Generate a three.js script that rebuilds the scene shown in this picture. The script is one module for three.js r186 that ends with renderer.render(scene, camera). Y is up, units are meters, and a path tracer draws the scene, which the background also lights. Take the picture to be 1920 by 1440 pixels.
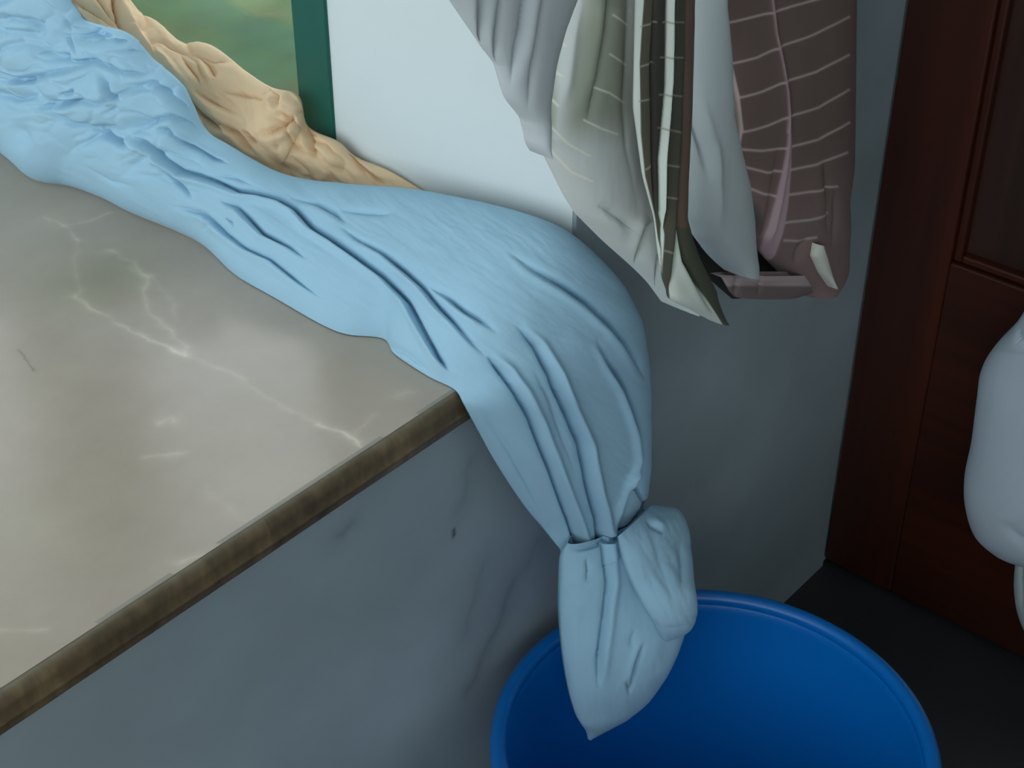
import * as THREE from 'three';
import { ImprovedNoise } from 'three/addons/math/ImprovedNoise.js';
import { mergeGeometries, toCreasedNormals } from 'three/addons/utils/BufferGeometryUtils.js';
import { RoundedBoxGeometry } from 'three/addons/geometries/RoundedBoxGeometry.js';

// ───────── camera, sky, exposure ─────────
const scene = new THREE.Scene();
const F = 3000, PITCH = THREE.MathUtils.degToRad(35), HEAD = THREE.MathUtils.degToRad(40.5);
const EYE = new THREE.Vector3(-0.89363, 1.40275, 0.71972);
const camera = new THREE.PerspectiveCamera(2 * Math.atan(720 / F) * 180 / Math.PI, 4 / 3, 0.05, 60);
const FWD = new THREE.Vector3(Math.cos(HEAD) * Math.cos(PITCH), -Math.sin(PITCH), -Math.sin(HEAD) * Math.cos(PITCH));
camera.position.copy(EYE); camera.lookAt(EYE.clone().add(FWD)); camera.updateMatrixWorld();
scene.add(camera);

const noise = new ImprovedNoise();
const N2 = (x, y, z = 0.37) => noise.noise(x, y, z);
const fbm = (x, y, o = 4, z = 0.37) => { let s = 0, a = 0.5; for (let i = 0; i < o; i++) { s += a * N2(x, y, z + i * 7.3); x *= 2.03; y *= 2.03; a *= 0.5; } return s; };
const clamp = (x, a, b) => Math.min(b, Math.max(a, x)), lerp = (a, b, t) => a + (b - a) * t;
const sstep = (a, b, x) => { const t = clamp((x - a) / (b - a), 0, 1); return t * t * (3 - 2 * t); };

{ // soft bright overcast sky
  const w = 512, h = 256, d = new Float32Array(w * h * 4);
  for (let j = 0; j < h; j++) for (let i = 0; i < w; i++) {
    const el = (j + 0.5) / h * Math.PI - Math.PI / 2, az = i / w * Math.PI * 2;
    const c = 1 + 0.16 * fbm(Math.cos(az) * Math.cos(el) * 3 + 9, Math.sin(az) * Math.cos(el) * 3 + 5, 4, Math.sin(el) * 3);
    const t = sstep(-0.1, 1.2, el), k = (j * w + i) * 4;
    d[k] = c * lerp(0.98, 0.86, t); d[k + 1] = c * lerp(1.06, 1.0, t); d[k + 2] = c * lerp(1.08, 1.1, t); d[k + 3] = 1;
  }
  const sky = new THREE.DataTexture(d, w, h, THREE.RGBAFormat, THREE.FloatType);
  sky.mapping = THREE.EquirectangularReflectionMapping; sky.magFilter = sky.minFilter = THREE.LinearFilter; sky.needsUpdate = true;
  scene.background = sky; scene.environment = sky;
  scene.backgroundIntensity = 2.6; scene.environmentIntensity = 2.6;
}
const renderer = new THREE.WebGLRenderer();
renderer.toneMapping = THREE.LinearToneMapping;
renderer.toneMappingExposure = 0.84;
renderer.shadowMap.enabled = true;

// ───────── helpers ─────────
const RIGHT = new THREE.Vector3().crossVectors(FWD, new THREE.Vector3(0, 1, 0)).normalize(), UP = new THREE.Vector3().crossVectors(RIGHT, FWD);
// where the sight line of a measured point meets the plane <axis> = value: surveyed positions of real surfaces
function at(x, y, axis, value) {
  const d = FWD.clone().addScaledVector(RIGHT, (x - 960) / F).addScaledVector(UP, (720 - y) / F);
  return EYE.clone().addScaledVector(d, (value - EYE[axis]) / d[axis]);
}
function survey(p) { const v = p.clone().sub(EYE), z = v.dot(FWD); return [960 + F * v.dot(RIGHT) / z, 720 - F * v.dot(UP) / z]; }
const taken = {};
const numbered = (n) => { const k = taken[n] = (taken[n] ?? -1) + 1; return k ? n + '_' + String(k).padStart(3, '0') : n; };
function mesh(name, geo, mat, parent = scene) {
  const m = new THREE.Mesh(geo, mat); m.name = parent === scene ? numbered(name) : name;
  m.castShadow = m.receiveShadow = true; parent.add(m); return m;
}
function thing(name, label, category, group) {
  const g = new THREE.Group(); g.name = numbered(name); scene.add(g); tag(g, label, category, group); return g;
}
function tag(o, label, category, group) { o.userData = { label, category }; if (group) o.userData.group = group; return o; }
function struct(o) { o.userData.kind = 'structure'; return o; }
const std = (o) => new THREE.MeshPhysicalMaterial({ roughness: 0.8, ...o });
const rgb = (r, g, b) => new THREE.Color().setRGB(r / 255, g / 255, b / 255, THREE.SRGBColorSpace);
function box(x0, x1, y0, y1, z0, z1, r = 0) {
  const g = r ? new RoundedBoxGeometry(x1 - x0, y1 - y0, z1 - z0, 2, r) : new THREE.BoxGeometry(x1 - x0, y1 - y0, z1 - z0);
  return g.translate((x0 + x1) / 2, (y0 + y1) / 2, (z0 + z1) / 2);
}
function texture(w, h, fn, srgb = true) {   // fn(u, v) -> [r, g, b] 0..255, v upward
  const d = new Uint8Array(w * h * 4);
  for (let j = 0; j < h; j++) for (let i = 0; i < w; i++) {
    const c = fn((i + 0.5) / w, (j + 0.5) / h), k = (j * w + i) * 4;
    d[k] = clamp(c[0], 0, 255); d[k + 1] = clamp(c[1], 0, 255); d[k + 2] = clamp(c[2], 0, 255); d[k + 3] = 255;
  }
  const t = new THREE.DataTexture(d, w, h); t.magFilter = t.minFilter = THREE.LinearFilter;
  t.wrapS = t.wrapT = THREE.RepeatWrapping; if (srgb) t.colorSpace = THREE.SRGBColorSpace; t.needsUpdate = true; return t;
}
function segDist(poly, x, y) {    // distance to a polyline, signed (+ right of travel), and place along it 0..1
  let best = 1e9, sd = 0, tt = 0; const n = poly.length - 1;
  for (let i = 0; i < n; i++) {
    const ax = poly[i][0], ay = poly[i][1], dx = poly[i + 1][0] - ax, dy = poly[i + 1][1] - ay, l2 = dx * dx + dy * dy;
    const t = clamp(((x - ax) * dx + (y - ay) * dy) / l2, 0, 1), ex = x - ax - t * dx, ey = y - ay - t * dy, d = ex * ex + ey * ey;
    if (d < best) { best = d; sd = Math.sign(dx * ey - dy * ex) || 1; tt = (i + t) / n; }
  }
  return [Math.sqrt(best) * sd, tt];
}
const cr = (a, b, c, d, t) => 0.5 * (2 * b + (c - a) * t + (2 * a - 5 * b + 4 * c - d) * t * t + (3 * b - a - 3 * c + d) * t * t * t);

// A sheet of cloth: rows of (left point, right point, bulge) lofted into a closed soft body; folds pressed into its front.
//  rows: [L: Vector3, R: Vector3, bulge, thickness]; folds: { p: polyline, a: depth mm, w: half width, s: side of the ridge, r: ridge mm }
function cloth(rows, folds, { nu = 200, nv = 90, power = 0.6, powerL, grain = 0, grainScale = 0.02, stretch = 3, axis = [1, 0], profile, boost = 1, sharp = 0.8, extra } = {}) {
  const n = rows.length - 1, V = new THREE.Vector3();
  const pick = (get, u) => {
    const f = u * n, i = Math.min(n - 1, Math.floor(f)), t = f - i, g = (k) => get(rows[clamp(k, 0, n)]);
    return cr(g(i - 1), g(i), g(i + 1), g(i + 2), t);
  };
  const vec = (s, u) => new THREE.Vector3(pick((r) => r[s].x, u), pick((r) => r[s].y, u), pick((r) => r[s].z, u));
  const boxes = folds.map((f) => { const m = (f.w ?? 5) * 9; const xs = f.p.map((q) => q[0]), ys = f.p.map((q) => q[1]); return [Math.min(...xs) - m, Math.max(...xs) + m, Math.min(...ys) - m, Math.max(...ys) + m]; });
  const field = (x, y) => {
    let h = 0;
    folds.forEach((f, k) => {
      const b = boxes[k]; if (x < b[0] || x > b[1] || y < b[2] || y > b[3]) return;
      const [d, t] = segDist(f.p, x, y), w = (f.w ?? 5) * sharp, a = (f.a ?? 4) * boost, s = f.s ?? 0, r = f.r ?? (s ? a * 0.42 : 0);
      const e = f.e ?? 0.34, taper = Math.min(1, (f.open0 ? 1 : t / e + 0.02), (f.open1 ? 1 : (1 - t) / e + 0.02)), ad = Math.abs(d);
      let q = -a * Math.exp(-Math.pow(ad / w, 1.3));
      if (s) { q += r * Math.exp(-Math.pow((d - s * 2.8 * w) / (2.3 * w), 2)); if (d * s < 0) q -= 0.45 * a * Math.exp(-ad / (3.2 * w)); else q -= 0; }
      h += q * taper;
    });
    if (grain) {
      const a = (x * axis[0] + y * axis[1]) / stretch, c = -x * axis[1] + y * axis[0];
      h += grain * fbm(a * grainScale, c * grainScale, 4, 2.2);
    }
    if (extra) h += extra(x, y);
    return h / 1000;
  };
  const P = [], UV = [], I = [], place = [];
  const cols = nv + 1, back = 13;
  for (let i = 0; i <= nu; i++) {
    const u = i / nu, L = vec(0, u), R = vec(1, u), b = pick((r) => r[2], u), th = Math.max(0.002, pick((r) => r[3] ?? 0.006, u));
    const du = 1 / nu, ua = Math.max(0, u - du), ub = Math.min(1, u + du);
    const T = vec(0, ub).add(vec(1, ub)).sub(vec(0, ua)).sub(vec(1, ua)).normalize();
    const Cc = R.clone().sub(L), Nn = new THREE.Vector3().crossVectors(Cc, T).normalize(); // outward
    const toEye = EYE.clone().sub(L.clone().add(R).multiplyScalar(0.5)); if (Nn.dot(toEye) < 0) Nn.negate();
    for (let j = 0; j <= nv; j++) {
      const v = j / nv, pr = profile ? profile(v, u) : Math.pow(Math.max(0, Math.sin(Math.PI * v)), v < 0.5 ? (powerL ?? power) : power);
      const vv = lerp(v, 0.5 - 0.5 * Math.cos(Math.PI * v), 0.45);
      V.copy(L).addScaledVector(Cc, vv).addScaledVector(Nn, b * pr);
      const [x, y] = survey(V), edge = sstep(0, 0.05, Math.min(v, 1 - v));
      V.addScaledVector(Nn, field(x, y) * (0.25 + 0.75 * edge));
      P.push(V.x, V.y, V.z); UV.push(vv, 1 - u); place.push([x, y]);
    }
    for (let j = 1; j <= back; j++) {   // the underside
      const v = 1 - j / (back + 1);
      V.copy(L).addScaledVector(Cc, v).addScaledVector(Nn, -th * Math.pow(Math.sin(Math.PI * v), 0.5));
      P.push(V.x, V.y, V.z); UV.push(v, 1 - u);
    }
  }
  const ring = cols + back;
  for (let i = 0; i < nu; i++) for (let j = 0; j < ring; j++) {
    const a = i * ring + j, b = i * ring + (j + 1) % ring, c = a + ring, d = b + ring;
    I.push(a, c, b, b, c, d);
  }
  const g = new THREE.BufferGeometry();
  g.setAttribute('position', new THREE.Float32BufferAttribute(P, 3)); g.setAttribute('uv', new THREE.Float32BufferAttribute(UV, 2)); g.setIndex(I);
  g.computeVertexNormals();
  // orientation: normals must look outward (towards the open side)
  const k = Math.floor(nu / 2) * ring + Math.floor(nv / 2), nrm = g.attributes.normal;
  V.set(nrm.getX(k), nrm.getY(k), nrm.getZ(k));
  if (V.dot(EYE.clone().sub(new THREE.Vector3(P[k * 3], P[k * 3 + 1], P[k * 3 + 2]))) < 0) {
    for (let q = 0; q < I.length; q += 3) [I[q + 1], I[q + 2]] = [I[q + 2], I[q + 1]];
    g.setIndex(I); g.computeVertexNormals();
  }
  g.userData.where = (uu, vv) => { // measured place of a point of the sheet, for its woven print
    const f = clamp(uu, 0, 1) * nu, i = Math.min(nu - 1, Math.floor(f)), t = f - i;
    const jv = clamp(vv, 0, 1) * nv; // vv is already in sheet columns
    const j = Math.min(nv - 1, Math.floor(jv)), s = jv - j, q = (a, b) => place[a * cols + b];
    const A = q(i, j), B = q(i, j + 1), C = q(i + 1, j), D = q(i + 1, j + 1);
    return [lerp(lerp(A[0], B[0], s), lerp(C[0], D[0], s), t), lerp(lerp(A[1], B[1], s), lerp(C[1], D[1], s), t)];
  };
  return g;
}
const unease = (() => { const n = 400, t = []; for (let i = 0; i <= n; i++) { const v = i / n; t.push(lerp(v, 0.5 - 0.5 * Math.cos(Math.PI * v), 0.45)); } return (x) => { let a = 0, b = n; while (b - a > 1) { const m = (a + b) >> 1; if (t[m] <= x) a = m; else b = m; } return (a + (x - t[a]) / (t[b] - t[a])) / n; }; })();
const printOn = (g, w, h, fn) => texture(w, h, (s, t) => fn(...g.userData.where(1 - t, unease(s))));

// ───────── measures ─────────
const H = 0.6616;            // top of the marble slab
const X0 = 0.032;            // face of the window wall
const XD = 0.578;            // face of the wooden door
const LEFT = -2.2, BACK = -1.85, FRONT = 2.1, TOP = 2.5;

// ───────── setting ─────────
const plaster = std({ color: rgb(216, 226, 228), roughness: 0.75, bumpMap: texture(256, 256, (u, v) => { const c = 128 + 90 * fbm(u * 12, v * 12, 5); return [c, c, c]; }, false), bumpScale: 0.0006 });
const dullWall = std({ color: rgb(190, 194, 194), roughness: 0.9 });

// floor: dark cement tiles
const floorMat = std({ roughness: 0.55, map: texture(512, 512, (u, v) => { const c = 50 + 18 * fbm(u * 9, v * 9, 5) ; return [c, c, c * 1.04]; }) });
struct(mesh('floor', box(LEFT - 0.1, XD + 0.3, -0.12, 0, -0.12, FRONT + 0.1), floorMat));
struct(mesh('ceiling', box(LEFT - 0.1, XD + 0.3, TOP, TOP + 0.1, BACK - 0.1, FRONT + 0.1), dullWall));

// marble front: cladding below the slab and on the pier beside the window
{
  const s = new THREE.Shape([[LEFT, 0], [XD, 0], [XD, TOP], [X0, TOP], [X0, H - 0.034], [LEFT, H - 0.034]].map((p) => new THREE.Vector2(...p)));
  const g = new THREE.ExtrudeGeometry(s, { depth: 0.004, bevelEnabled: false }).translate(0, 0, -0.004);
  const veins = [[[880, 870], [872, 910], [862, 950]], [[655, 985], [640, 1005]], [[905, 1060], [885, 1130], [870, 1190]], [[960, 1090], [930, 1180], [880, 1290]], [[1010, 1010], [985, 1060]], [[850, 990], [852, 1002]]].map((p) => p.map(([x, y]) => { const q = at(x, y, 'z', 0); return [q.x, q.y]; }));
  const map = texture(1024, 1024, (u, v) => {
    const x = u * 1.6 - 1.0, y = v * 1.6;
    const c = fbm(x * 5, y * 5 + 3, 5), e = fbm(x * 2.2 + 8, y * 2.2, 3, 4.4);
    let k = 1 + 0.16 * c + 0.12 * e;
    veins.forEach((p, i) => { const d = Math.abs(segDist(p, x + 0.012 * fbm(x * 40, y * 40, 3), y + 0.012 * fbm(x * 40 + 9, y * 40, 3))[0]); k *= 1 - (i === 5 ? 0.45 * Math.exp(-Math.pow(d / 0.0025, 2)) : (0.12 + 0.05 * (i % 2)) * Math.exp(-d / 0.009)); });
    return [158 * k, 172 * k, 178 * k];
  });
  map.repeat.set(1 / 1.6, 1 / 1.6); map.offset.set(1.0 / 1.6, 0);
  struct(mesh('wall_front', g, std({ map, roughness: 0.35 })));
  struct(mesh('wall_pier', box(X0 + 0.12, XD + 0.05, 0, TOP, -0.12, -0.0045), dullWall));
  struct(mesh('wall_base', box(LEFT, X0 + 0.119, 0, H - 0.034, -0.12, -0.0045), dullWall));
}
// window wall: white plaster with the window opening
const WZ1 = -0.287, WZ0 = -1.72, WY1 = 2.0;
{
  const s = new THREE.Shape([[-0.0045, H - 0.034], [-0.0045, TOP], [BACK, TOP], [BACK, H - 0.034]].map((p) => new THREE.Vector2(...p)));
  s.holes.push(new THREE.Path([[WZ1, H], [WZ1, WY1], [WZ0, WY1], [WZ0, H]].map((p) => new THREE.Vector2(...p))));
  const g = new THREE.ExtrudeGeometry(s, { depth: 0.118, bevelEnabled: false }).rotateY(-Math.PI / 2).translate(X0 + 0.118, 0, 0);
  struct(mesh('wall_window', g, plaster));
}
struct(mesh('wall_back', box(LEFT, X0 + 0.118, 0, TOP, BACK - 0.1, BACK - 0.001), plaster));
{ // wall behind the viewer, also with a wide opening
  const s = new THREE.Shape([[LEFT, 0], [XD + 0.1, 0], [XD + 0.1, TOP], [LEFT, TOP]].map((p) => new THREE.Vector2(...p)));
  s.holes.push(new THREE.Path([[LEFT + 0.15, 0.9], [-1.45, 0.9], [-1.45, 2.38], [LEFT + 0.15, 2.38]].map((p) => new THREE.Vector2(...p))));
  struct(mesh('wall_opposite', new THREE.ExtrudeGeometry(s, { depth: 0.1, bevelEnabled: false }).translate(0, 0, FRONT), dullWall));
}
// wall on the daylight side with its wide opening
{
  const s = new THREE.Shape([[BACK, 0], [FRONT, 0], [FRONT, TOP], [BACK, TOP]].map((p) => new THREE.Vector2(...p)));
  s.holes.push(new THREE.Path([[BACK + 0.1, 0.7], [FRONT - 0.15, 0.7], [FRONT - 0.15, 2.38], [BACK + 0.1, 2.38]].map((p) => new THREE.Vector2(...p))));
  struct(mesh('wall_left', new THREE.ExtrudeGeometry(s, { depth: 0.1, bevelEnabled: false }).rotateY(-Math.PI / 2).translate(LEFT, 0, 0), dullWall));
}

// window: green frame, glass
{
  const w = new THREE.Group(); w.name = 'window_1'; scene.add(w); struct(w);
  const green = std({ color: rgb(8, 88, 76), roughness: 0.45 });
  const xf = X0 - 0.004, xb = X0 + 0.05, fw = 0.0445;
  mesh('frame_post', box(xf, xb, H, WY1, WZ1 - fw, WZ1, 0.0025), green, w);
  mesh('frame_post', box(xf, xb, H, WY1, WZ0, WZ0 + fw, 0.0025), green, w);
  mesh('frame_mullion', box(xf, xb, H, WY1, -0.93, -0.73, 0.0025), green, w);
  mesh('frame_rail', box(xf, xb, H, H + fw, WZ0 + fw, WZ1 - fw, 0.0025), green, w);
  mesh('frame_rail', box(xf, xb, WY1 - fw, WY1, WZ0 + fw, WZ1 - fw, 0.0025), green, w);
  mesh('pane', box(X0 + 0.026, X0 + 0.03, H + fw, WY1 - fw, WZ0 + fw, WZ1 - fw), new THREE.MeshPhysicalMaterial({ color: 0xffffff, roughness: 0.02, transmission: 1, thickness: 0, ior: 1.5 }), w);
}
// garden bank beyond the glass
{
  const g = new THREE.PlaneGeometry(3.2, 3.2, 90, 90).rotateX(-Math.PI / 2), p = g.attributes.position;
  for (let i = 0; i < p.count; i++) p.setY(i, 0.05 * fbm(p.getX(i) * 3, p.getZ(i) * 3, 4) + 0.08 * Math.max(0, p.getX(i)));
  g.computeVertexNormals(); g.translate(X0 + 0.13 + 1.6, 0.28, -1.75);
  const map = texture(1024, 1024, (u, v) => {
    const a = fbm(u * 9, v * 9, 4), b = fbm(u * 30 + 5, v * 30, 3, 3.1), c = sstep(-0.1, 0.35, fbm(u * 6 + 2, v * 6 + 7, 3, 5.5));
    const k = 1 + 0.5 * a + 0.2 * b; const t = sstep(-0.05, 0.3, fbm(u * 4 + 11, v * 4, 3, 8.1)); return [lerp(lerp(76, 62, c), 58, t) * k, lerp(lerp(80, 88, c), 88, t) * k, lerp(lerp(44, 36, c), 54, t) * k];
  });
  struct(mesh('garden_ground', g, std({ map, roughness: 1 })));
}

// wooden door on the right
{
  const d = new THREE.Group(); d.name = 'door_1'; scene.add(d); struct(d);
  const wood = (a, b) => texture(256, 512, (u, v) => { const g = fbm(u * 26, v * 2.2, 4), r = fbm(u * 5 + 3, v * 1.1, 3, 2.7); const k = 1 + 0.35 * g + 0.35 * r; return [a[0] * k, a[1] * k, a[2] * k]; });
  const mat = std({ map: wood([58, 23, 10]), roughness: 0.4 }), mat2 = std({ map: wood([58, 38, 30]), roughness: 0.35 });
  const fix = (g, along) => { const p = g.attributes.position, uv = g.attributes.uv; for (let i = 0; i < p.count; i++) uv.setXY(i, p.getZ(i) * 2.5, p.getY(i) * 0.8); if (along) for (let i = 0; i < p.count; i++) uv.setXY(i, p.getY(i) * 2.5, p.getZ(i) * 0.8); return g; };
  mesh('stile', fix(box(XD, XD + 0.05, 0.012, 2.1, 0.002, 0.098, 0.003)), mat, d);
  mesh('stile', fix(box(XD, XD + 0.05, 0.012, 2.1, 0.62, 0.72, 0.003)), mat, d);
  mesh('rail', fix(box(XD, XD + 0.049, 0.012, 0.5, 0.098, 0.62, 0.003), 1), mat, d);
  mesh('rail', fix(box(XD, XD + 0.049, 1.9, 2.1, 0.098, 0.62, 0.003), 1), mat, d);
  mesh('panel', fix(box(XD + 0.018, XD + 0.034, 0.49, 1.91, 0.09, 0.63)), mat2, d);
  const beads = [box(XD + 0.006, XD + 0.02, 0.5, 1.9, 0.098, 0.108, 0.003), box(XD + 0.006, XD + 0.02, 0.5, 1.9, 0.61, 0.62, 0.003)];
  for (const b of beads) mesh('bead', fix(b), mat, d);
  mesh('bead', fix(box(XD + 0.006, XD + 0.02, 0.5, 0.51, 0.108, 0.61, 0.003), 1), mat, d);
  struct(mesh('wall_right', box(XD + 0.051, XD + 0.15, 0, TOP, -0.12, FRONT), dullWall));
  struct(mesh('wall_right_side', box(XD, XD + 0.0505, 0, TOP, 0.721, FRONT), dullWall));
  struct(mesh('wall_right_lintel', box(XD, XD + 0.0505, 2.101, TOP, 0, 0.72), dullWall));
}

// ───────── marble slab ─────────
{
  const slab = thing('marble_slab', 'polished taupe marble slab with pale veins and a brown rounded edge under the blue cloth', 'slab');
  const sx0 = -1.25, sx1 = X0 - 0.0015, sz0 = BACK + 0.001, sz1 = 0.012, W = sx1 - sx0, D = sz1 - sz0;
  const on = (p) => p.map(([x, y]) => { const q = at(x, y, 'y', H); return [q.x, q.z]; });
  const veins = [
    { p: on([[140, 555], [175, 580], [215, 605], [250, 622], [300, 645], [350, 665]]), w: 0.0022, a: 46 },
    { p: on([[205, 470], [245, 490], [275, 520], [268, 555], [280, 590], [320, 620], [350, 660]]), w: 0.003, a: 34 },
    { p: on([[240, 500], [290, 525], [320, 560], [330, 600]]), w: 0.003, a: 20 },
    { p: on([[350, 665], [440, 700], [500, 745], [560, 775], [610, 800]]), w: 0.0028, a: 22 },
    { p: on([[600, 795], [640, 810], [670, 830], [690, 850], [712, 866]]), w: 0.0026, a: 70 },
    { p: on([[665, 812], [690, 790], [700, 778]]), w: 0.002, a: 24 },
    { p: on([[85, 408], [130, 430], [145, 450]]), w: 0.002, a: 26 },
    { p: on([[120, 425], [170, 412], [205, 400]]), w: 0.0018, a: 22 },
    { p: on([[145, 450], [140, 500], [150, 550]]), w: 0.0026, a: 16 },
    { p: on([[300, 795], [322, 780], [325, 790]]), w: 0.003, a: 40 },
    { p: on([[275, 858], [310, 855], [342, 848]]), w: 0.002, a: 36 },
    { p: on([[0, 1182], [50, 1180], [85, 1184]]), w: 0.002, a: 30 },
    { p: on([[330, 1055], [380, 1040], [412, 1045]]), w: 0.003, a: 34 },
    { p: on([[395, 925], [440, 960], [470, 985]]), w: 0.006, a: 14 },
    { p: on([[740, 745], [760, 735], [775, 738]]), w: 0.003, a: 18 },
    { p: on([[35, 655], [50, 672], [62, 695]]), w: 0.0006, a: -50 },
  ];
  for (const q of veins) { const m = q.w * 6 + 0.01; q.b = [Math.min(...q.p.map((p) => p[0])) - m, Math.max(...q.p.map((p) => p[0])) + m, Math.min(...q.p.map((p) => p[1])) - m, Math.max(...q.p.map((p) => p[1])) + m]; }
  const olive = on([[200, 520]])[0];
  const stain = (x, z) => {
    const a = fbm(x * 6, z * 6, 5), b = fbm(x * 2.4 + 4, z * 2.4 + 2, 3, 6.1), c = fbm(x * 26, z * 26, 4, 1.4);
    let k = 14 * a + 16 * b + 6 * c; let g = 5 * fbm(x * 4 + 9, z * 4, 3, 8.8);
    const q = Math.exp(-(Math.pow((x - olive[0]) / 0.055, 2) + Math.pow((z - olive[1]) / 0.05, 2))); k -= 20 * q; g += 5 * q;
    const wx = x + 0.006 * fbm(x * 55, z * 55, 3, 3.3), wz = z + 0.006 * fbm(x * 55 + 20, z * 55, 3, 3.3);
    for (const e of veins) { if (x < e.b[0] || x > e.b[1] || z < e.b[2] || z > e.b[3]) continue; const d = Math.abs(segDist(e.p, wx, wz)[0]), n = 0.7 + 0.6 * N2(x * 70, z * 70, 4.5); k += 0.75 * e.a * n * (0.7 * Math.exp(-Math.pow(d / e.w, 1.2)) + 0.35 * Math.exp(-d / (3 * e.w))); }
    return [184 + k + g * 0.2, 169 + k + g, 153 + k * 0.95 - g];
  };
  const map = texture(2048, 2048, (u, v) => stain(sx0 + u * W, sz1 - v * D));
  const top = new THREE.PlaneGeometry(W, D - 0.008).rotateX(-Math.PI / 2).translate((sx0 + sx1) / 2, H, (sz0 + sz1 - 0.008) / 2);
  const uvFix = (g) => { const p = g.attributes.position, uv = g.attributes.uv; for (let i = 0; i < p.count; i++) uv.setXY(i, (p.getX(i) - sx0) / W, (sz1 - p.getZ(i)) / D); return g; };
  const body = box(sx0, sx1, H - 0.0325, H - 0.0002, sz0, sz1 - 0.0085);
  const rough = texture(256, 256, (u, v) => { const c = 42 + 30 * fbm(u * 10, v * 10, 4); return [c, c, c]; }, false);
  mesh('slab_top', uvFix(mergeGeometries([top, body].map((g) => g.toNonIndexed()))), std({ map, roughness: 0.22 }), slab);
  // rounded brown edge, extruded along the front, a little chipped and uneven
  const prof = []; const r = 0.011;
  prof.push([sz1 - 0.0084, H]);
  for (let i = 0; i <= 8; i++) { const a = Math.PI / 2 * (1 - i / 8); prof.push([sz1 - r + r * Math.cos(a) - 0.0008, H - r + r * Math.sin(a)]); }
  prof.push([sz1 - 0.0008, H - 0.018], [sz1 + 0.0007, H - 0.0195], [sz1 + 0.0007, H - 0.022], [sz1 - 0.001, H - 0.0235]);
  for (let i = 0; i <= 4; i++) { const a = -Math.PI / 2 * i / 4; prof.push([sz1 - 0.007 + 0.006 * Math.cos(a), H - 0.0275 + 0.005 * Math.sin(a)]); }
  prof.push([sz1 - 0.0084, H - 0.0325]);
  const n = 420, P = [], UV = [], I = [], m = prof.length;
  for (let i = 0; i <= n; i++) { const x = lerp(sx0, sx1, i / n); prof.forEach(([z, y], j) => { const wob = j > 0 && j < m - 1 ? 0.0005 * N2(x * 22, j * 0.3, 7.7) : 0; P.push(x, y + wob * 0.4, z + wob); UV.push(x * 3, j / m); }); }
  for (let i = 0; i < n; i++) for (let j = 0; j < m - 1; j++) { const a = i * m + j; I.push(a, a + 1, a + m, a + 1, a + m + 1, a + m); }
  const eg = new THREE.BufferGeometry(); eg.setAttribute('position', new THREE.Float32BufferAttribute(P, 3)); eg.setAttribute('uv', new THREE.Float32BufferAttribute(UV, 2)); eg.setIndex(I); eg.computeVertexNormals();
  const emap = texture(1024, 64, (u, v) => { const a = fbm(u * 40, v * 3, 4), b = fbm(u * 9 + 3, v, 3, 4); const k = 1 + 0.4 * a + 0.4 * b, q = sstep(0.3 + 0.12 * b, 0.05, v); return [lerp(98 * k, 150, q), lerp(83 * k, 144, q), lerp(60 * k, 130, q)]; });
  mesh('rounded_edge', eg, std({ map: emap, roughness: 0.4 }), slab).userData.label = 'brown rounded edge of the slab';
}

// ───────── cloths on the slab ─────────
const weave = texture(256, 256, (u, v) => { const c = 128 + 60 * fbm(u * 60, v * 60, 3) + 25 * Math.sin(u * 400) * Math.sin(v * 400); return [c, c, c]; }, false);
const fabric = (o) => { const w = weave.clone(); w.repeat.set(...(o.rep ?? [4, 20])); w.needsUpdate = true; const { rep, ...q } = o; return std({ roughness: 0.95, sheen: 0.3, sheenRoughness: 0.6, bumpMap: w, bumpScale: 0.0004, ...q }); };
const S = (x, y, h = 0.0004) => at(x, y, 'y', H + h), Xp = (x, y, d) => at(x, y, 'x', X0 - d), Zp = (x, y, z) => at(x, y, 'z', z);

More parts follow.
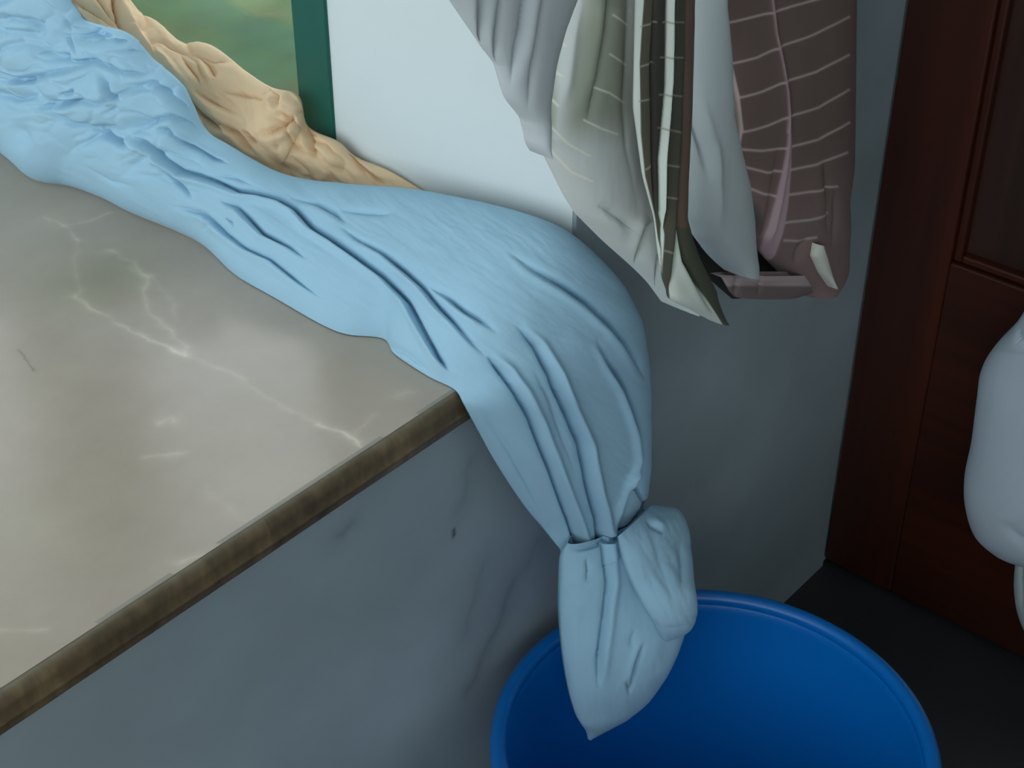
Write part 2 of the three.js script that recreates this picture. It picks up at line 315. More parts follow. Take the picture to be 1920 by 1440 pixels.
{
  const blue = thing('blue_cloth', 'wet light blue cloth twisted along the marble slab, its knotted end hanging over the edge', 'cloth');
  const rows = [
    [S(-520, 20), Xp(-420, -40, 0.2), 0.004, 0.002], [S(-400, 85), Xp(-230, -70, 0.17), 0.02, 0.004], [S(-260, 150), Xp(-20, -80, 0.145), 0.03, 0.004], [S(-120, 215), Xp(95, -52, 0.132), 0.035, 0.004],
    [S(0, 285), Xp(146, 20, 0.125), 0.035, 0.004], [S(60, 335), Xp(172, 44, 0.12), 0.036, 0.004], [S(130, 348), Xp(240, 62, 0.115), 0.036, 0.004],
    [S(190, 370), Xp(288, 110, 0.11), 0.036, 0.004], [S(240, 395), Xp(345, 162, 0.105), 0.034, 0.004], [S(330, 432), Xp(385, 240, 0.1), 0.03, 0.004],
    [S(385, 462), Xp(430, 272, 0.095), 0.03, 0.004], [S(440, 515), Xp(520, 322, 0.08), 0.032, 0.004], [S(520, 562), Xp(600, 346, 0.06), 0.034, 0.004],
    [S(600, 608), Xp(700, 356, 0.04), 0.036, 0.004], [S(650, 628), Xp(800, 366, 0.025), 0.038, 0.004], [S(718, 636), Xp(900, 384, 0.02), 0.038, 0.004],
    [S(740, 665), Xp(1000, 411, 0.016), 0.04, 0.004], [S(800, 705), Zp(1080, 446, 0.012), 0.042, 0.004], [S(850, 730), Zp(1152, 520, 0.03), 0.042, 0.004],
    [Zp(868, 757, 0.0155), Zp(1190, 594, 0.036), 0.042, 0.004], [Zp(892, 802, 0.018), Zp(1202, 663, 0.04), 0.042, 0.006], [Zp(930, 870, 0.022), Zp(1205, 743, 0.044), 0.042, 0.01],
    [Zp(980, 945, 0.028), Zp(1207, 822, 0.048), 0.04, 0.012], [Zp(1020, 993, 0.036), Zp(1206, 892, 0.054), 0.034, 0.014], [Zp(1054, 1034, 0.048), Zp(1207, 946, 0.062), 0.022, 0.016],
    [Zp(1070, 1045, 0.056), Zp(1205, 965, 0.064), 0.012, 0.012],
  ];
  const folds = [
    // long folds from the heap down over the edge
    { p: [[233, 257], [267, 273], [300, 300], [333, 323], [367, 330], [400, 340], [443, 357], [483, 362], [520, 372], [550, 389], [582, 424], [619, 447], [665, 479], [715, 515], [761, 561], [788, 612], [820, 667], [843, 696]], a: 7, w: 5, s: 1, e: 0.05 },
    { p: [[640, 425], [669, 447], [715, 472], [756, 506], [789, 535], [820, 573], [851, 604], [882, 640], [913, 669]], a: 6, w: 5, s: 1 },
    { p: [[800, 533], [838, 556], [869, 582], [900, 600], [930, 620]], a: 5, w: 5, s: 1 },
    { p: [[971, 613], [1007, 649], [1038, 702], [1060, 756], [1078, 796], [1096, 836], [1104, 880], [1113, 924], [1127, 973], [1131, 1022]], a: 9, w: 6, s: -1, e: 0.2, open1: 1 },
    { p: [[915, 668], [949, 702], [976, 738], [1002, 787], [1020, 836], [1038, 880], [1056, 929], [1073, 973], [1091, 1026]], a: 8, w: 6, s: -1, e: 0.12, open1: 1 },
    { p: [[950, 470], [1002, 507], [1056, 538], [1100, 569], [1144, 609], [1176, 649], [1198, 684], [1209, 711]], a: 5, w: 6, s: 1, e: 0.3 },
    { p: [[1120, 640], [1149, 693], [1171, 729], [1189, 773], [1202, 813], [1209, 862], [1195, 907]], a: 7, w: 5, s: 1, e: 0.25, open1: 1 },
    { p: [[1193, 900], [1180, 935], [1168, 970], [1158, 1005]], a: 6, w: 5, s: 1, open0: 1, open1: 1 },
    { p: [[1193, 903], [1204, 930], [1212, 945]], a: 5, w: 4 },
    { p: [[170, 318], [206, 341], [257, 350]], a: 1.5, w: 6 },
    { p: [[283, 307], [317, 330], [342, 355], [357, 372]], a: 5, w: 4.5 },
    { p: [[310, 247], [333, 263], [367, 277], [400, 297], [430, 306]], a: 5, w: 4, s: -1 },
    { p: [[230, 253], [267, 237], [290, 227], [320, 220], [353, 230], [385, 254]], a: 4, w: 5, s: 1 },
    { p: [[285, 247], [312, 246], [322, 254]], a: 5, w: 4 },
    { p: [[163, 243], [193, 257], [217, 267], [242, 280]], a: 8, w: 5 }, { p: [[205, 261], [216, 267], [226, 270]], a: 7, w: 7, e: 0.5 },
    { p: [[180, 143], [200, 163], [213, 183], [232, 188]], a: 5, w: 4, s: 1 },
    { p: [[213, 160], [253, 163], [283, 157], [320, 187], [353, 207], [372, 232]], a: 4, w: 8, s: 1 },
    { p: [[-40, 150], [0, 153], [43, 148], [83, 140], [123, 133], [160, 123], [186, 115]], a: 5, w: 6, s: 1 },
    { p: [[30, 158], [60, 152], [100, 148]], a: 3, w: 5 },
    { p: [[33, 200], [83, 202], [127, 197], [150, 190]], a: 4, w: 5, s: 1 },
    { p: [[112, 177], [130, 176], [142, 164]], a: 5, w: 4 },
    { p: [[143, 67], [177, 78], [212, 67]], a: 6, w: 9, s: 1 },
    { p: [[110, 62], [128, 85], [140, 104]], a: 4, w: 4 },
    { p: [[70, 105], [100, 112], [128, 104]], a: 4, w: 9 },
    { p: [[197, 98], [247, 97], [265, 100], [285, 115]], a: 4, w: 4, s: 1 },
    { p: [[18, 232], [38, 255], [58, 274]], a: 5, w: 22 },
    
    { p: [[195, 215], [215, 205], [228, 195]], a: 3, w: 8 },
    { p: [[30, 25], [52, 45], [70, 68]], a: 2, w: 4 }, { p: [[105, 27], [118, 40], [132, 62]], a: 2, w: 4 },
    { p: [[413, 377], [443, 387], [473, 417], [493, 437], [540, 460], [575, 486]], a: 6, w: 5, s: 1 },
    { p: [[321, 387], [380, 401], [422, 437], [458, 463], [504, 483], [550, 520], [605, 561]], a: 4, w: 5, s: 1, e: 0.2 },
    { p: [[380, 437], [385, 422], [396, 408]], a: 2.5, w: 5 },
    { p: [[541, 369], [591, 380], [625, 398], [650, 418]], a: 3, w: 6, s: 1 },
    { p: [[632, 392], [687, 396], [738, 399]], a: 3, w: 8 },
    { p: [[400, 330], [440, 332], [470, 345]], a: 2, w: 5 }, { p: [[420, 405], [434, 415], [437, 424]], a: 2.5, w: 3 },
    { p: [[1054, 1036], [1075, 1034], [1099, 1031], [1140, 1018], [1172, 1005], [1203, 968], [1215, 946]], a: 7, w: 6, open0: 1, open1: 1 },
    { p: [[700, 640], [760, 660], [815, 705]], a: 2.5, w: 8 },
    { p: [[905, 770], [960, 850], [1010, 940], [1050, 1020]], a: 2.5, w: 12 },
    { p: [[1000, 690], [1030, 740], [1050, 800], [1085, 900]], a: 2, w: 9 },
  ];
  const mat = fabric({ color: rgb(163, 203, 226), rep: [10, 60] });
  // small irregular crumples where the cloth is heaped, fading along the twisted length
  const crumple = (x, y) => {
    const k = sstep(500, 230, x + 0.2 * y) * sstep(25, 130, 285 + 0.45 * x - y); if (k <= 0) return 0;
    const wx = x + 30 * fbm(x * 0.012, y * 0.012, 3, 1.1), wy = y + 30 * fbm(x * 0.012 + 5, y * 0.012, 3, 3.1);
    const a = N2(wx * 0.0065, wy * 0.017, 6.2), b = N2(wx * 0.014 + 7, wy * 0.026, 2.9);
    return k * (-9 * Math.pow(1 - Math.min(1, Math.abs(a) * 2.2), 4) - 3 * Math.pow(1 - Math.min(1, Math.abs(b) * 2.2), 4) + 10 * N2(wx * 0.01, wy * 0.014, 9.4));
  };
  mesh('twisted_body', cloth(rows, folds, { nu: 620, nv: 190, power: 0.55, grain: 2.2, grainScale: 0.03, stretch: 3.2, axis: [0.83, 0.55], powerL: 0.85, boost: 1.7, sharp: 0.66, extra: crumple }), mat, blue);
  const tail = [
    [Zp(1064, 1018, 0.06), Zp(1208, 955, 0.062), 0.012, 0.01], [Zp(1050, 1040, 0.057), Zp(1232, 948, 0.066), 0.026, 0.01], [Zp(1046, 1100, 0.062), Zp(1262, 960, 0.078), 0.034, 0.01],
    [Zp(1046, 1150, 0.07), Zp(1282, 1040, 0.108), 0.034, 0.008], [Zp(1052, 1220, 0.078), Zp(1290, 1130, 0.138), 0.03, 0.005], [Zp(1062, 1282, 0.085), Zp(1274, 1200, 0.142), 0.026, 0.005],
    [Zp(1075, 1330, 0.091), Zp(1233, 1278, 0.13), 0.02, 0.005], [Zp(1087, 1354, 0.097), Zp(1185, 1328, 0.115), 0.014, 0.005], [Zp(1098, 1370, 0.1), Zp(1140, 1360, 0.106), 0.008, 0.004], [Zp(1103, 1386, 0.102), Zp(1107, 1386, 0.102), 0.002, 0.002],
  ];
  const tf = [
    { p: [[1136, 1020], [1144, 1094], [1134, 1164], [1125, 1233], [1123, 1290]], a: 8, w: 5, s: -1, e: 0.25, open0: 1 },
    { p: [[1100, 1045], [1106, 1070], [1100, 1094]], a: 3, w: 6, s: 1 }, { p: [[1172, 1008], [1190, 1060], [1196, 1120]], a: 3, w: 9 },
    { p: [[1208, 1206], [1194, 1247], [1181, 1300]], a: 5, w: 4, s: 1 }, { p: [[1172, 1275], [1178, 1288], [1183, 1300]], a: 4, w: 3 }, { p: [[1190, 1180], [1186, 1200], [1190, 1220]], a: 3, w: 9 },
  ];
  mesh('hanging_tail', cloth(tail, tf, { nu: 170, nv: 120, power: 0.5, grain: 1.6, grainScale: 0.03, stretch: 2, axis: [0.1, 1] }), mat, blue);
  const flap = [
    [Zp(1158, 1006, 0.09), Zp(1218, 948, 0.074), 0.008, 0.004], [Zp(1164, 1040, 0.1), Zp(1266, 962, 0.088), 0.02, 0.005], [Zp(1182, 1092, 0.116), Zp(1287, 1020, 0.112), 0.02, 0.005],
    [Zp(1205, 1136, 0.132), Zp(1301, 1110, 0.152), 0.018, 0.005], [Zp(1226, 1170, 0.142), Zp(1302, 1150, 0.158), 0.014, 0.004], [Zp(1236, 1190, 0.145), Zp(1286, 1180, 0.156), 0.008, 0.004], [Zp(1244, 1200, 0.146), Zp(1258, 1194, 0.15), 0.003, 0.002],
  ];
  mesh('folded_flap', cloth(flap, [{ p: [[1212, 975], [1232, 988], [1246, 996]], a: 5, w: 4, s: -1 }, { p: [[1275, 1020], [1280, 1060], [1278, 1100]], a: 4, w: 7 }, { p: [[1220, 1000], [1240, 1060], [1262, 1120]], a: 1.5, w: 9 }], { nu: 90, nv: 70, power: 0.5, grain: 2, grainScale: 0.06, stretch: 3, axis: [0.5, 0.86] }), mat, blue);
}
{
  const orange = thing('peach_cloth', 'crumpled peach orange cloth lying behind the blue cloth against the window', 'cloth');
  const rows = [
    [Xp(-150, 20, 0.07), Xp(-60, -60, 0.026), 0.004], [Xp(0, 20, 0.08), Xp(60, -100, 0.024), 0.014], [Xp(110, 40, 0.085), Xp(155, -100, 0.024), 0.018], [Xp(185, 80, 0.085), Xp(215, -40, 0.022), 0.018],
    [Xp(240, 110, 0.08), Xp(262, 28, 0.02), 0.02], [Xp(300, 165, 0.08), Xp(330, 78, 0.02), 0.022], [Xp(350, 225, 0.075), Xp(400, 88, 0.02), 0.026], [Xp(390, 275, 0.07), Xp(462, 134, 0.02), 0.028],
    [Xp(430, 320, 0.066), Xp(508, 163, 0.02), 0.028], [Xp(480, 345, 0.06), Xp(560, 180, 0.02), 0.026], [Xp(520, 362, 0.054), Xp(578, 237, 0.018), 0.022], [Xp(560, 378, 0.046), Xp(632, 264, 0.015), 0.02],
    [Xp(610, 390, 0.036), Xp(668, 294, 0.011), 0.016], [Xp(670, 398, 0.026), Xp(730, 320, 0.008), 0.01], [Xp(740, 400, 0.018), Xp(798, 361, 0.006), 0.005], [Xp(790, 405, 0.012), Xp(840, 385, 0.004), 0.002],
  ];
  const folds = [
    { p: [[210, -30], [217, 10], [232, 45], [262, 85], [300, 120], [340, 165], [375, 210], [420, 250]], a: 9, w: 5, s: -1, e: 0.08 },
    { p: [[330, 90], [345, 115], [368, 145], [375, 160]], a: 4, w: 4, s: 1 }, { p: [[362, 95], [385, 117], [398, 140], [403, 145]], a: 5, w: 4, s: 1 }, { p: [[385, 115], [397, 125], [405, 145]], a: 4, w: 5 },
    { p: [[363, 168], [390, 187], [404, 196], [440, 214]], a: 5, w: 4, s: 1 },
    { p: [[498, 165], [515, 180], [514, 195], [508, 205]], a: 6, w: 6, s: 1 }, { p: [[468, 200], [490, 190], [500, 215]], a: 3, w: 12 },
    { p: [[480, 255], [505, 248], [525, 242], [545, 230], [553, 218]], a: 7, w: 5, s: 1 }, { p: [[553, 215], [565, 212], [570, 216]], a: 4, w: 4 },
    { p: [[395, 225], [420, 238], [440, 250], [458, 273], [480, 290]], a: 6, w: 4, s: 1 }, { p: [[448, 245], [465, 255], [480, 270]], a: 6, w: 4, s: -1 },
    { p: [[572, 218], [573, 250], [580, 280], [588, 300]], a: 6, w: 4, s: 1 }, { p: [[540, 290], [560, 310], [580, 330]], a: 3, w: 6 }, { p: [[518, 270], [521, 285]], a: 3, w: 5 },
    { p: [[632, 255], [648, 282], [672, 310], [705, 338], [720, 345]], a: 6, w: 4, s: -1 }, { p: [[600, 300], [640, 320], [670, 345]], a: 3, w: 8 },
    { p: [[430, 150], [455, 180], [470, 225]], a: 3, w: 14 }, { p: [[240, 120], [290, 170], [340, 240]], a: 3, w: 8 },
  ];
  const rumple = (x, y) => { const wx = x + 22 * fbm(x * 0.016, y * 0.016, 3, 1.1), wy = y + 22 * fbm(x * 0.016 + 5, y * 0.016, 3, 3.1), a = N2((wx * 0.8 + wy * 0.6) * 0.009, (wy * 0.8 - wx * 0.6) * 0.024, 6.2);
    return sstep(760, 560, x) * (-6 * Math.pow(1 - Math.min(1, Math.abs(a) * 2.2), 4) + 5 * N2(wx * 0.016, wy * 0.016, 4.4)); };
  mesh('folded_body', cloth(rows, folds, { nu: 320, nv: 120, power: 0.5, grain: 5, grainScale: 0.022, stretch: 1.8, axis: [0.83, 0.55], boost: 1.35, extra: rumple }), fabric({ color: rgb(236, 205, 166), rep: [10, 40] }), orange);
}

// ───────── bucket ─────────
{
  const hb = 0.335, R = 0.1985, bx = -0.033, bz = 0.2195;
  const bucket = thing('blue_bucket', 'round blue plastic bucket standing on the floor under the knotted end of the blue cloth', 'bucket');
  bucket.position.set(bx, 0, bz);
  const plastic = std({ color: rgb(0, 106, 188), roughness: 0.32 });
  const pts = [[0, 0.012], [0.1, 0.012], [0.118, 0.004], [0.126, 0.0], [0.134, 0.004], [0.1375, 0.014], [R - 0.014, hb - 0.03], [R - 0.012, hb - 0.016], [R - 0.009, hb - 0.008],
    [R - 0.0135, hb - 0.008], [R - 0.0165, hb - 0.02], [0.134, 0.018], [0.128, 0.016], [0, 0.0155]];
  mesh('pail', new THREE.LatheGeometry(pts.map((p) => new THREE.Vector2(...p)), 128), plastic, bucket);
  const lip = []; for (let i = 0; i <= 20; i++) { const a = Math.PI * 2 * i / 20; lip.push(new THREE.Vector2(R - 0.0075 + 0.0075 * Math.cos(a), hb - 0.0075 + 0.0075 * Math.sin(a) * (Math.sin(a) < 0 ? 1.4 : 1))); }
  mesh('rolled_rim', new THREE.LatheGeometry(lip, 160), plastic, bucket);
}

// ───────── clothes hanging before the pier ─────────
const rodZ = 0.09, rodY = 1.165;
{
  const rod = thing('clothes_rod', 'thin steel clothes rod above the hanging garments', 'rod');
  mesh('bar', new THREE.CylinderGeometry(0.006, 0.006, XD + 0.42, 16).rotateZ(Math.PI / 2).translate((XD - 0.42) / 2, rodY, rodZ), std({ color: 0x9a9a9a, metalness: 0.9, roughness: 0.35 }), rod);
  mesh('end_flange', new THREE.CylinderGeometry(0.018, 0.018, 0.006, 24).rotateZ(Math.PI / 2).translate(XD - 0.003, rodY, rodZ), std({ color: 0x9a9a9a, metalness: 0.9, roughness: 0.35 }), rod);
}
function garment(name, part, label, group, left, right, depth, bulge, folds, paint, opt = {}) {   // left/right: [y, x] outline pairs
  const val = (a, y) => { for (let i = 0; i < a.length - 1; i++) if (y <= a[i + 1][0] || i === a.length - 2) { const t = (y - a[i][0]) / (a[i + 1][0] - a[i][0]); return lerp(a[i][1], a[i + 1][1], clamp(t, -3, 1)); } };
  const dv = (y) => typeof depth === 'function' ? depth(y) : depth;
  const y0 = opt.top ?? -70, y1 = opt.end, n = opt.rows ?? 34, rows = [];
  for (let i = 0; i <= n; i++) { const t = i / n, yl = lerp(y0, opt.endL ?? y1, t), yr = lerp(y0, opt.endR ?? y1, t); rows.push([Zp(val(left, yl), yl, dv(yl)), Zp(val(right, yr), yr, dv(yr)), typeof bulge === 'function' ? bulge(yl) : bulge, opt.thick ?? 0.004]); }
  if (opt.top === undefined) {   // the upper end is hung up at the rod
    const [A, B] = rows[0], c = (A.x + B.x) / 2, up = (k, y, z) => [new THREE.Vector3(lerp(c, A.x, k), y, z), new THREE.Vector3(lerp(c, B.x, k), y, z), 0.008, 0.004];
    const zr = rodZ + 0.0135 + (opt.over ?? 0); rows.unshift(up(0.8, rodY + 0.012, zr), up(0.84, rodY - 0.012, zr), up(0.9, lerp(Math.max(A.y, B.y), rodY, 0.55), lerp(A.z, zr, 0.5)));
  }
  const g = cloth(rows, folds, { nu: opt.nu ?? 220, nv: opt.nv ?? 90, power: opt.power ?? 0.5, grain: opt.grain ?? 1.2, grainScale: 0.02, stretch: 5, axis: [0, 1], profile: opt.profile });
  const map = Array.isArray(paint) ? null : printOn(g, opt.tw ?? 256, opt.th ?? 512, paint);
  const mat = std({ roughness: 0.9, ...(map ? { map } : { color: rgb(...paint) }) });
  if (typeof name !== 'string') return mesh(part, g, mat, name);
  const t = thing(name, label, 'garment', group); mesh(part, g, mat, t); return t;
}
const lines = (polys, w) => (x, y) => { let k = 0; for (const p of polys) { const ys = p.map((q) => q[1]), xs = p.map((q) => q[0]); if (x < Math.min(...xs) - 8 || x > Math.max(...xs) + 8 || y < Math.min(...ys) - 8 || y > Math.max(...ys) + 8) continue; k = Math.max(k, Math.exp(-Math.pow(segDist(p, x, y)[0] / w, 2))); } return k; };
const mix = (a, b, t) => [lerp(a[0], b[0], t), lerp(a[1], b[1], t), lerp(a[2], b[2], t)];

garment('grey_garment', 'draped_panel', 'pale grey pleated garment hanging leftmost, beside the white window wall', 'clothes on the rod',
  [[-190, 720], [0, 842], [60, 882], [120, 926], [165, 938], [185, 946], [200, 958], [220, 974], [245, 982], [270, 987], [285, 999]], [[-190, 1130], [0, 1074], [50, 1052], [120, 1030], [200, 1014], [285, 1004]],
  0.125, 0.016, [{ p: [[905, -60], [902, 60], [905, 110]], a: 5, w: 8, s: 1, open0: 1 }, { p: [[950, -60], [936, 60], [930, 130]], a: 4, w: 7, s: 1, open0: 1 }, { p: [[1000, -60], [985, 60], [960, 160]], a: 5, w: 8, s: -1, open0: 1 }, { p: [[1030, -60], [1010, 80], [990, 210]], a: 4, w: 9, open0: 1 }],
  [192, 200, 204], { end: 285, nu: 160, nv: 90 });

{ // cream shirt with thin pale stripes
  const st = lines([[[1050, 75], [1058, 85]], [[1035, 125], [1052, 142]], [[1023, 170], [1045, 198]], [[1018, 210], [1035, 240], [1065, 270], [1105, 292]], [[1007, 248], [1035, 285], [1070, 322], [1110, 340]],
    [[1155, 30], [1178, 47]], [[1148, 103], [1175, 122]], [[1123, 167], [1145, 175], [1170, 192]], [[1095, 225], [1125, 240], [1158, 252]]], 2.2);
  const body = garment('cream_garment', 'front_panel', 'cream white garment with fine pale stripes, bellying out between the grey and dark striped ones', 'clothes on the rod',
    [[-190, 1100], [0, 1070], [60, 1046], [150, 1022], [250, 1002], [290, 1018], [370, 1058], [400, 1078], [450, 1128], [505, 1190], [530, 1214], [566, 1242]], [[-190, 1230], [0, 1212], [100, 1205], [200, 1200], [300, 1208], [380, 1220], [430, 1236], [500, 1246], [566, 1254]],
    0.1, (y) => y < 0 ? 0.02 : lerp(0.024, 0.034, sstep(0, 300, y)), [
      { p: [[1062, -40], [1052, 60], [1042, 150], [1028, 210]], a: 7, w: 8, s: -1, open0: 1 }, { p: [[1150, -60], [1140, 60], [1125, 150], [1100, 230]], a: 5, w: 9, s: 1, open0: 1 },
      { p: [[1182, -60], [1176, 100], [1170, 200], [1176, 280], [1200, 400]], a: 1.5, w: 7, open0: 1 }, { p: [[1120, 385], [1160, 410], [1200, 440]], a: 4, w: 10, s: 1 }, { p: [[1190, 505], [1200, 470], [1215, 430], [1228, 415]], a: 6, w: 6, s: -1 }, { p: [[1232, 560], [1234, 520], [1238, 470]], a: 5, w: 5 }],
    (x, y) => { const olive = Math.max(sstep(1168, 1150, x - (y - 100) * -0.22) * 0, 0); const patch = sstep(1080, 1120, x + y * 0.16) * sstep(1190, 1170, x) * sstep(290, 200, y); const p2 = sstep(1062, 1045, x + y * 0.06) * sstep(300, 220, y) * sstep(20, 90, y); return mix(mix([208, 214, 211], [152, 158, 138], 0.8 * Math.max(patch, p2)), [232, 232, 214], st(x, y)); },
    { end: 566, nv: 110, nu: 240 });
}
{ // dark olive striped placket with white edging
  const band = (x, y) => { // edges of the bands, followed down the folds
    const e = (a) => { for (let i = 0; i < a.length - 1; i++) if (y <= a[i + 1][0] || i === a.length - 2) return lerp(a[i][1], a[i + 1][1], clamp((y - a[i][0]) / (a[i + 1][0] - a[i][0]), -2, 1.2)); };
    const b1 = e([[0, 1208], [120, 1200], [250, 1202], [330, 1210], [410, 1230], [460, 1238]]), b2 = e([[0, 1234], [140, 1222], [250, 1224], [330, 1226], [400, 1236], [470, 1239]]), b3 = e([[0, 1252], [160, 1250], [300, 1238], [400, 1239], [500, 1240]]), b4 = e([[0, 1266], [150, 1262], [290, 1252], [380, 1248], [450, 1246], [520, 1240]]), b5 = e([[0, 1286], [200, 1283], [350, 1274], [430, 1270], [470, 1265], [530, 1257]]);
    const b6 = e([[400, 1272], [460, 1278], [490, 1286], [520, 1300], [560, 1326], [600, 1350]]);
    const low = sstep(424, 434, y), tones = [[205, 214, 206], [74, 72, 58], [52, 50, 44], [206, 216, 206], [72, 72, 60], mix([112, 90, 78], mix([206, 214, 204], [78, 82, 66], sstep(b6 - 1.5, b6 + 1.5, x)), low)];
    let c = tones[0]; [b1, b2, b3, b4, b5].forEach((e, i) => { c = mix(c, tones[i + 1], sstep(e - 1.6, e + 1.6, x)); }); return c;
  };
  const dash = lines([[[1203, 50], [1232, 42]], [[1202, 125], [1226, 118]], [[1240, 108], [1280, 108]], [[1238, 178], [1280, 180]], [[1200, 190], [1224, 186]], [[1236, 240], [1278, 248]], [[1212, 318], [1226, 310]], [[1252, 310], [1276, 312]], [[1248, 370], [1274, 372]], [[1246, 470], [1262, 474]], [[1244, 42], [1282, 42]]], 2);
  garment('olive_striped_garment', 'pleated_strip', 'narrow dark olive striped garment with white bands and a pointed white hem', 'clothes on the rod',
    [[-190, 1196], [0, 1190], [200, 1186], [330, 1204], [410, 1226], [470, 1232], [520, 1240], [560, 1254], [600, 1330]], [[-190, 1300], [0, 1291], [200, 1288], [400, 1276], [440, 1286], [480, 1302], [540, 1334], [600, 1346]],
    0.155, 0.014, [
      { p: [[1234, -60], [1224, 130], [1228, 330], [1237, 470]], a: 3.5, w: 4, open0: 1, e: 0.05 }, { p: [[1252, -60], [1250, 160], [1238, 300], [1239, 420]], a: 3, w: 4, open0: 1, e: 0.05 }, { p: [[1266, -60], [1262, 150], [1250, 290], [1247, 440]], a: 2.5, w: 4, open0: 1, e: 0.05 }, { p: [[1258, -60], [1256, 155], [1244, 300], [1243, 430]], a: -4, w: 6, open0: 1, e: 0.1 },
      { p: [[1286, 100], [1283, 250], [1272, 420], [1262, 520], [1250, 560]], a: 5, w: 4, s: 1 }, { p: [[1274, 420], [1284, 490], [1310, 540], [1338, 590]], a: 5, w: 4, s: 1 }],
    (x, y) => mix(band(x, y), [150, 150, 132], 0.75 * dash(x, y)), { over: 0.026, end: 597, endL: 600, endR: 597, tw: 512, th: 1024, nv: 90, nu: 260 });
}
garment('white_garment', 'sleeve', 'smooth grey white sleeve hanging between the dark olive and the brown striped garments', 'clothes on the rod',
  [[-190, 1290], [0, 1289], [180, 1288], [350, 1279], [400, 1283], [440, 1298], [480, 1328], [506, 1358]], [[-190, 1330], [0, 1328], [90, 1342], [200, 1349], [276, 1370], [338, 1388], [400, 1397], [493, 1399], [506, 1392]],
  0.1, 0.024, [{ p: [[1286, 160], [1305, 225], [1322, 280], [1330, 340]], a: 8, w: 7, s: -1 }, { p: [[1340, 260], [1345, 350], [1350, 440]], a: -4, w: 14 }, { p: [[1290, 300], [1292, 380], [1300, 420]], a: 4, w: 9 }], [190, 200, 202], { end: 506, nu: 170, nv: 70 });
{
  const st = lines([[[1350, 46], [1400, 35], [1444, 24], [1484, 12], [1530, 0], [1590, -14]], [[1365, 122], [1420, 108], [1467, 85], [1525, 66], [1592, 32]], [[1380, 186], [1430, 172], [1471, 153], [1530, 135], [1592, 103]], [[1390, 250], [1440, 236], [1480, 218], [1535, 202], [1592, 168]], [[1385, 280], [1430, 283], [1471, 278], [1535, 262], [1592, 230]], [[1392, 312], [1440, 324], [1475, 320], [1530, 309], [1588, 286]], [[1394, 348], [1430, 363], [1458, 369], [1529, 358], [1570, 350]], [[1471, 418], [1520, 412], [1556, 401]], [[1471, 451], [1500, 452], [1530, 445]]], 2.6);
  const placket = [[1440, -120], [1445, 0], [1452, 60], [1465, 120], [1474, 170], [1478, 215], [1477, 270], [1472, 320], [1462, 380], [1450, 430], [1436, 468]], pw = (y) => lerp(2.5, 16, sstep(180, 460, y));
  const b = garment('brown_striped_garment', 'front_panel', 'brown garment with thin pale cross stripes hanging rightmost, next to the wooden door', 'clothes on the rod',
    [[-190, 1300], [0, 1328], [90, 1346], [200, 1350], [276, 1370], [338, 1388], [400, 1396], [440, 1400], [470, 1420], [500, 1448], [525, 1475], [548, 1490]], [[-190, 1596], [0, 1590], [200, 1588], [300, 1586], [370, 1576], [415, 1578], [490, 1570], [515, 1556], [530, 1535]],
    0.085, 0.03, [
      { p: placket, a: -3, w: 6, open0: 1, e: 0.1 }, { p: placket.slice(6).map(([x, y]) => [x - 16, y]), a: 4, w: 5 }, { p: [[1340, 20], [1362, 110], [1380, 190], [1388, 250], [1376, 290], [1388, 350]], a: 4, w: 5, s: 1 },
      { p: [[1545, 300], [1556, 380], [1552, 440]], a: 4, w: 7, s: 1 }, { p: [[1568, 350], [1570, 410], [1560, 470]], a: 4, w: 6 }, { p: [[1400, 390], [1415, 430], [1425, 460]], a: 4, w: 7 }, { p: [[1490, 500], [1500, 470], [1520, 440]], a: 5, w: 8 }],
    (x, y) => { const d = segDist(placket, x, y)[0], e = segDist([[1326, -60], [1334, 20], [1364, 100], [1383, 180], [1391, 245], [1380, 292]], x, y)[0];
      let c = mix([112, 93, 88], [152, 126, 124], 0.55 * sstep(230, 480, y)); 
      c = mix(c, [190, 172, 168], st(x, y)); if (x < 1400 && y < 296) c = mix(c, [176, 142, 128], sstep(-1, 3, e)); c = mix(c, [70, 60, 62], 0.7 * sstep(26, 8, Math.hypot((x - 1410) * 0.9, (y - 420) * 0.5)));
      c = mix(c, [188, 160, 166], sstep(pw(y) + 2, pw(y) - 3, Math.abs(d + (y > 250 ? pw(y) * 0.3 : 0)))); 
      if (Math.abs(e) < 7 && y < 300) c = mix(c, [206, 186, 180], sstep(7, 4, Math.abs(e)));
      return c; },
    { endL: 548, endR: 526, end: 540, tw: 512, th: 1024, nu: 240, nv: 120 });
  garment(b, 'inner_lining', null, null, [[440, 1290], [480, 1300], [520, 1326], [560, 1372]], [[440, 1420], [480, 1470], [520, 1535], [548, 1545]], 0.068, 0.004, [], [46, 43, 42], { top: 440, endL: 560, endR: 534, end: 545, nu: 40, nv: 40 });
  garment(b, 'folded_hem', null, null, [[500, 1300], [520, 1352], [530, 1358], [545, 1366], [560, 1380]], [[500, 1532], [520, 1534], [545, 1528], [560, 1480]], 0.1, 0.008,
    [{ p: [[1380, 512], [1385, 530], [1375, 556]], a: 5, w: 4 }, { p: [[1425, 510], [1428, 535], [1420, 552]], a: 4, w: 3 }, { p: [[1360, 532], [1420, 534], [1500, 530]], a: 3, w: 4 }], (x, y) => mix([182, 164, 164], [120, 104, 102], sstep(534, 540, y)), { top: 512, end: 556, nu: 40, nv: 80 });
  const tip = garment(b, 'hem_point', null, null, [[455, 1524], [480, 1520], [510, 1534], [540, 1556]], [[455, 1534], [480, 1545], [510, 1553], [535, 1560], [540, 1561]], 0.115, 0.008, [], [214, 218, 206], { top: 455, end: 537, nu: 40, nv: 24 });
  tip.userData.label = 'white pointed corner of the hem';
}

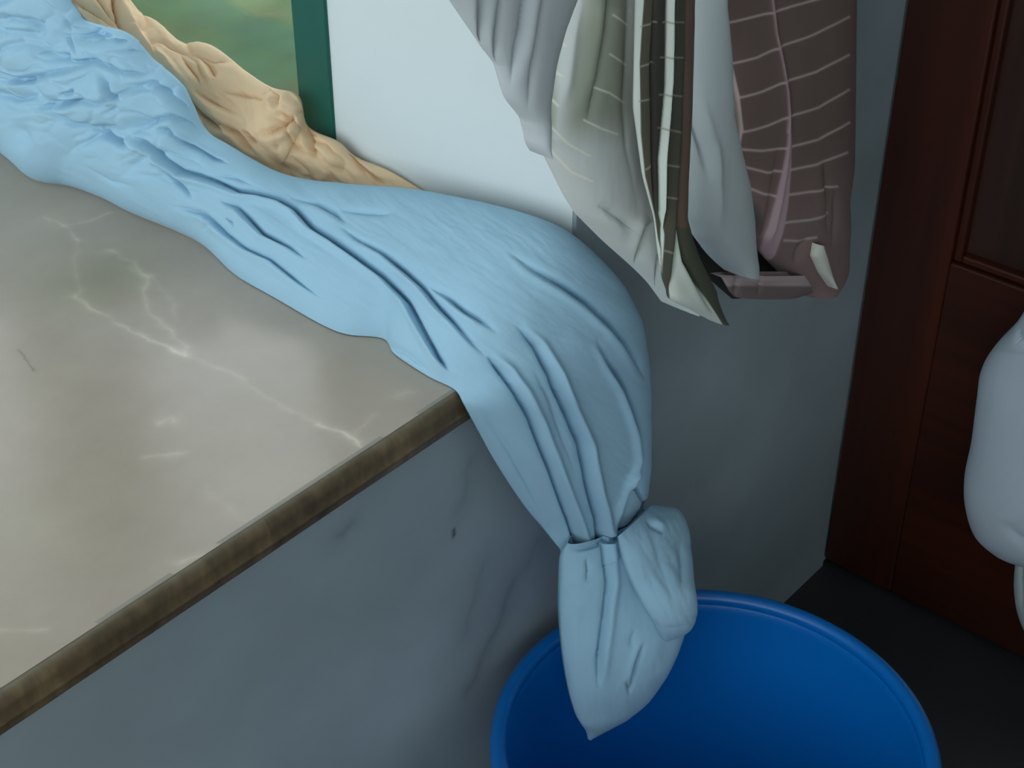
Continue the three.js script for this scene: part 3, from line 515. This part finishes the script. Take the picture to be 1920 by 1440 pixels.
// ───────── white cloth at the right ─────────
{
  const w = thing('white_cloth', 'bulging white cloth bundle hanging before the dark red wooden door', 'cloth');
  const Q = (x, y, d = 0.07) => at(x, y, 'x', XD - d);
  const rows = [[Q(2020, 380, 0.012), Q(2075, 380, 0.012), 0.006, 0.004], [Q(1985, 470, 0.04), Q(2100, 470, 0.04), 0.015, 0.012], [Q(1930, 575), Q(2120, 560), 0.03, 0.016], [Q(1872, 640), Q(2140, 620), 0.04, 0.02], [Q(1846, 685), Q(2150, 680), 0.045, 0.02], [Q(1838, 740), Q(2160, 740), 0.05, 0.02],
    [Q(1828, 815), Q(2165, 815), 0.05, 0.02], [Q(1815, 880), Q(2170, 880), 0.05, 0.02], [Q(1816, 935), Q(2165, 935), 0.05, 0.02], [Q(1832, 990), Q(2150, 990), 0.045, 0.02], [Q(1866, 1026), Q(2120, 1035), 0.035, 0.016], [Q(1900, 1048), Q(2080, 1060), 0.02, 0.01]];
  mesh('bulging_body', cloth(rows, [{ p: [[1905, 600], [1912, 640], [1935, 665]], a: 4, w: 5, s: 1 }, { p: [[1880, 980], [1910, 1010], [1960, 1020]], a: 4, w: 12 }], { nu: 160, nv: 80, power: 0.5, grain: 2, grainScale: 0.012, stretch: 2, axis: [0, 1] }), fabric({ color: rgb(186, 200, 212), rep: [8, 20] }), w);
  const tail = [[Q(1908, 1030), Q(2060, 1035), 0.01, 0.006], [Q(1904, 1060), Q(2050, 1060), 0.015, 0.006], [Q(1902, 1100), Q(2045, 1100), 0.015, 0.006], [Q(1908, 1145), Q(2040, 1140), 0.014, 0.006], [Q(1924, 1185), Q(2030, 1185), 0.012, 0.006], [Q(1950, 1215), Q(2010, 1215), 0.006, 0.004]];
  mesh('gathered_tail', cloth(tail, [{ p: [[1916, 1040], [1915, 1090], [1918, 1150]], a: 4, w: 4 }, { p: [[1935, 1040], [1936, 1100], [1945, 1170]], a: 4, w: 5 }], { nu: 60, nv: 50, power: 0.5 }), fabric({ color: rgb(176, 190, 192), rep: [8, 8] }), w);
}

renderer.render(scene, camera);
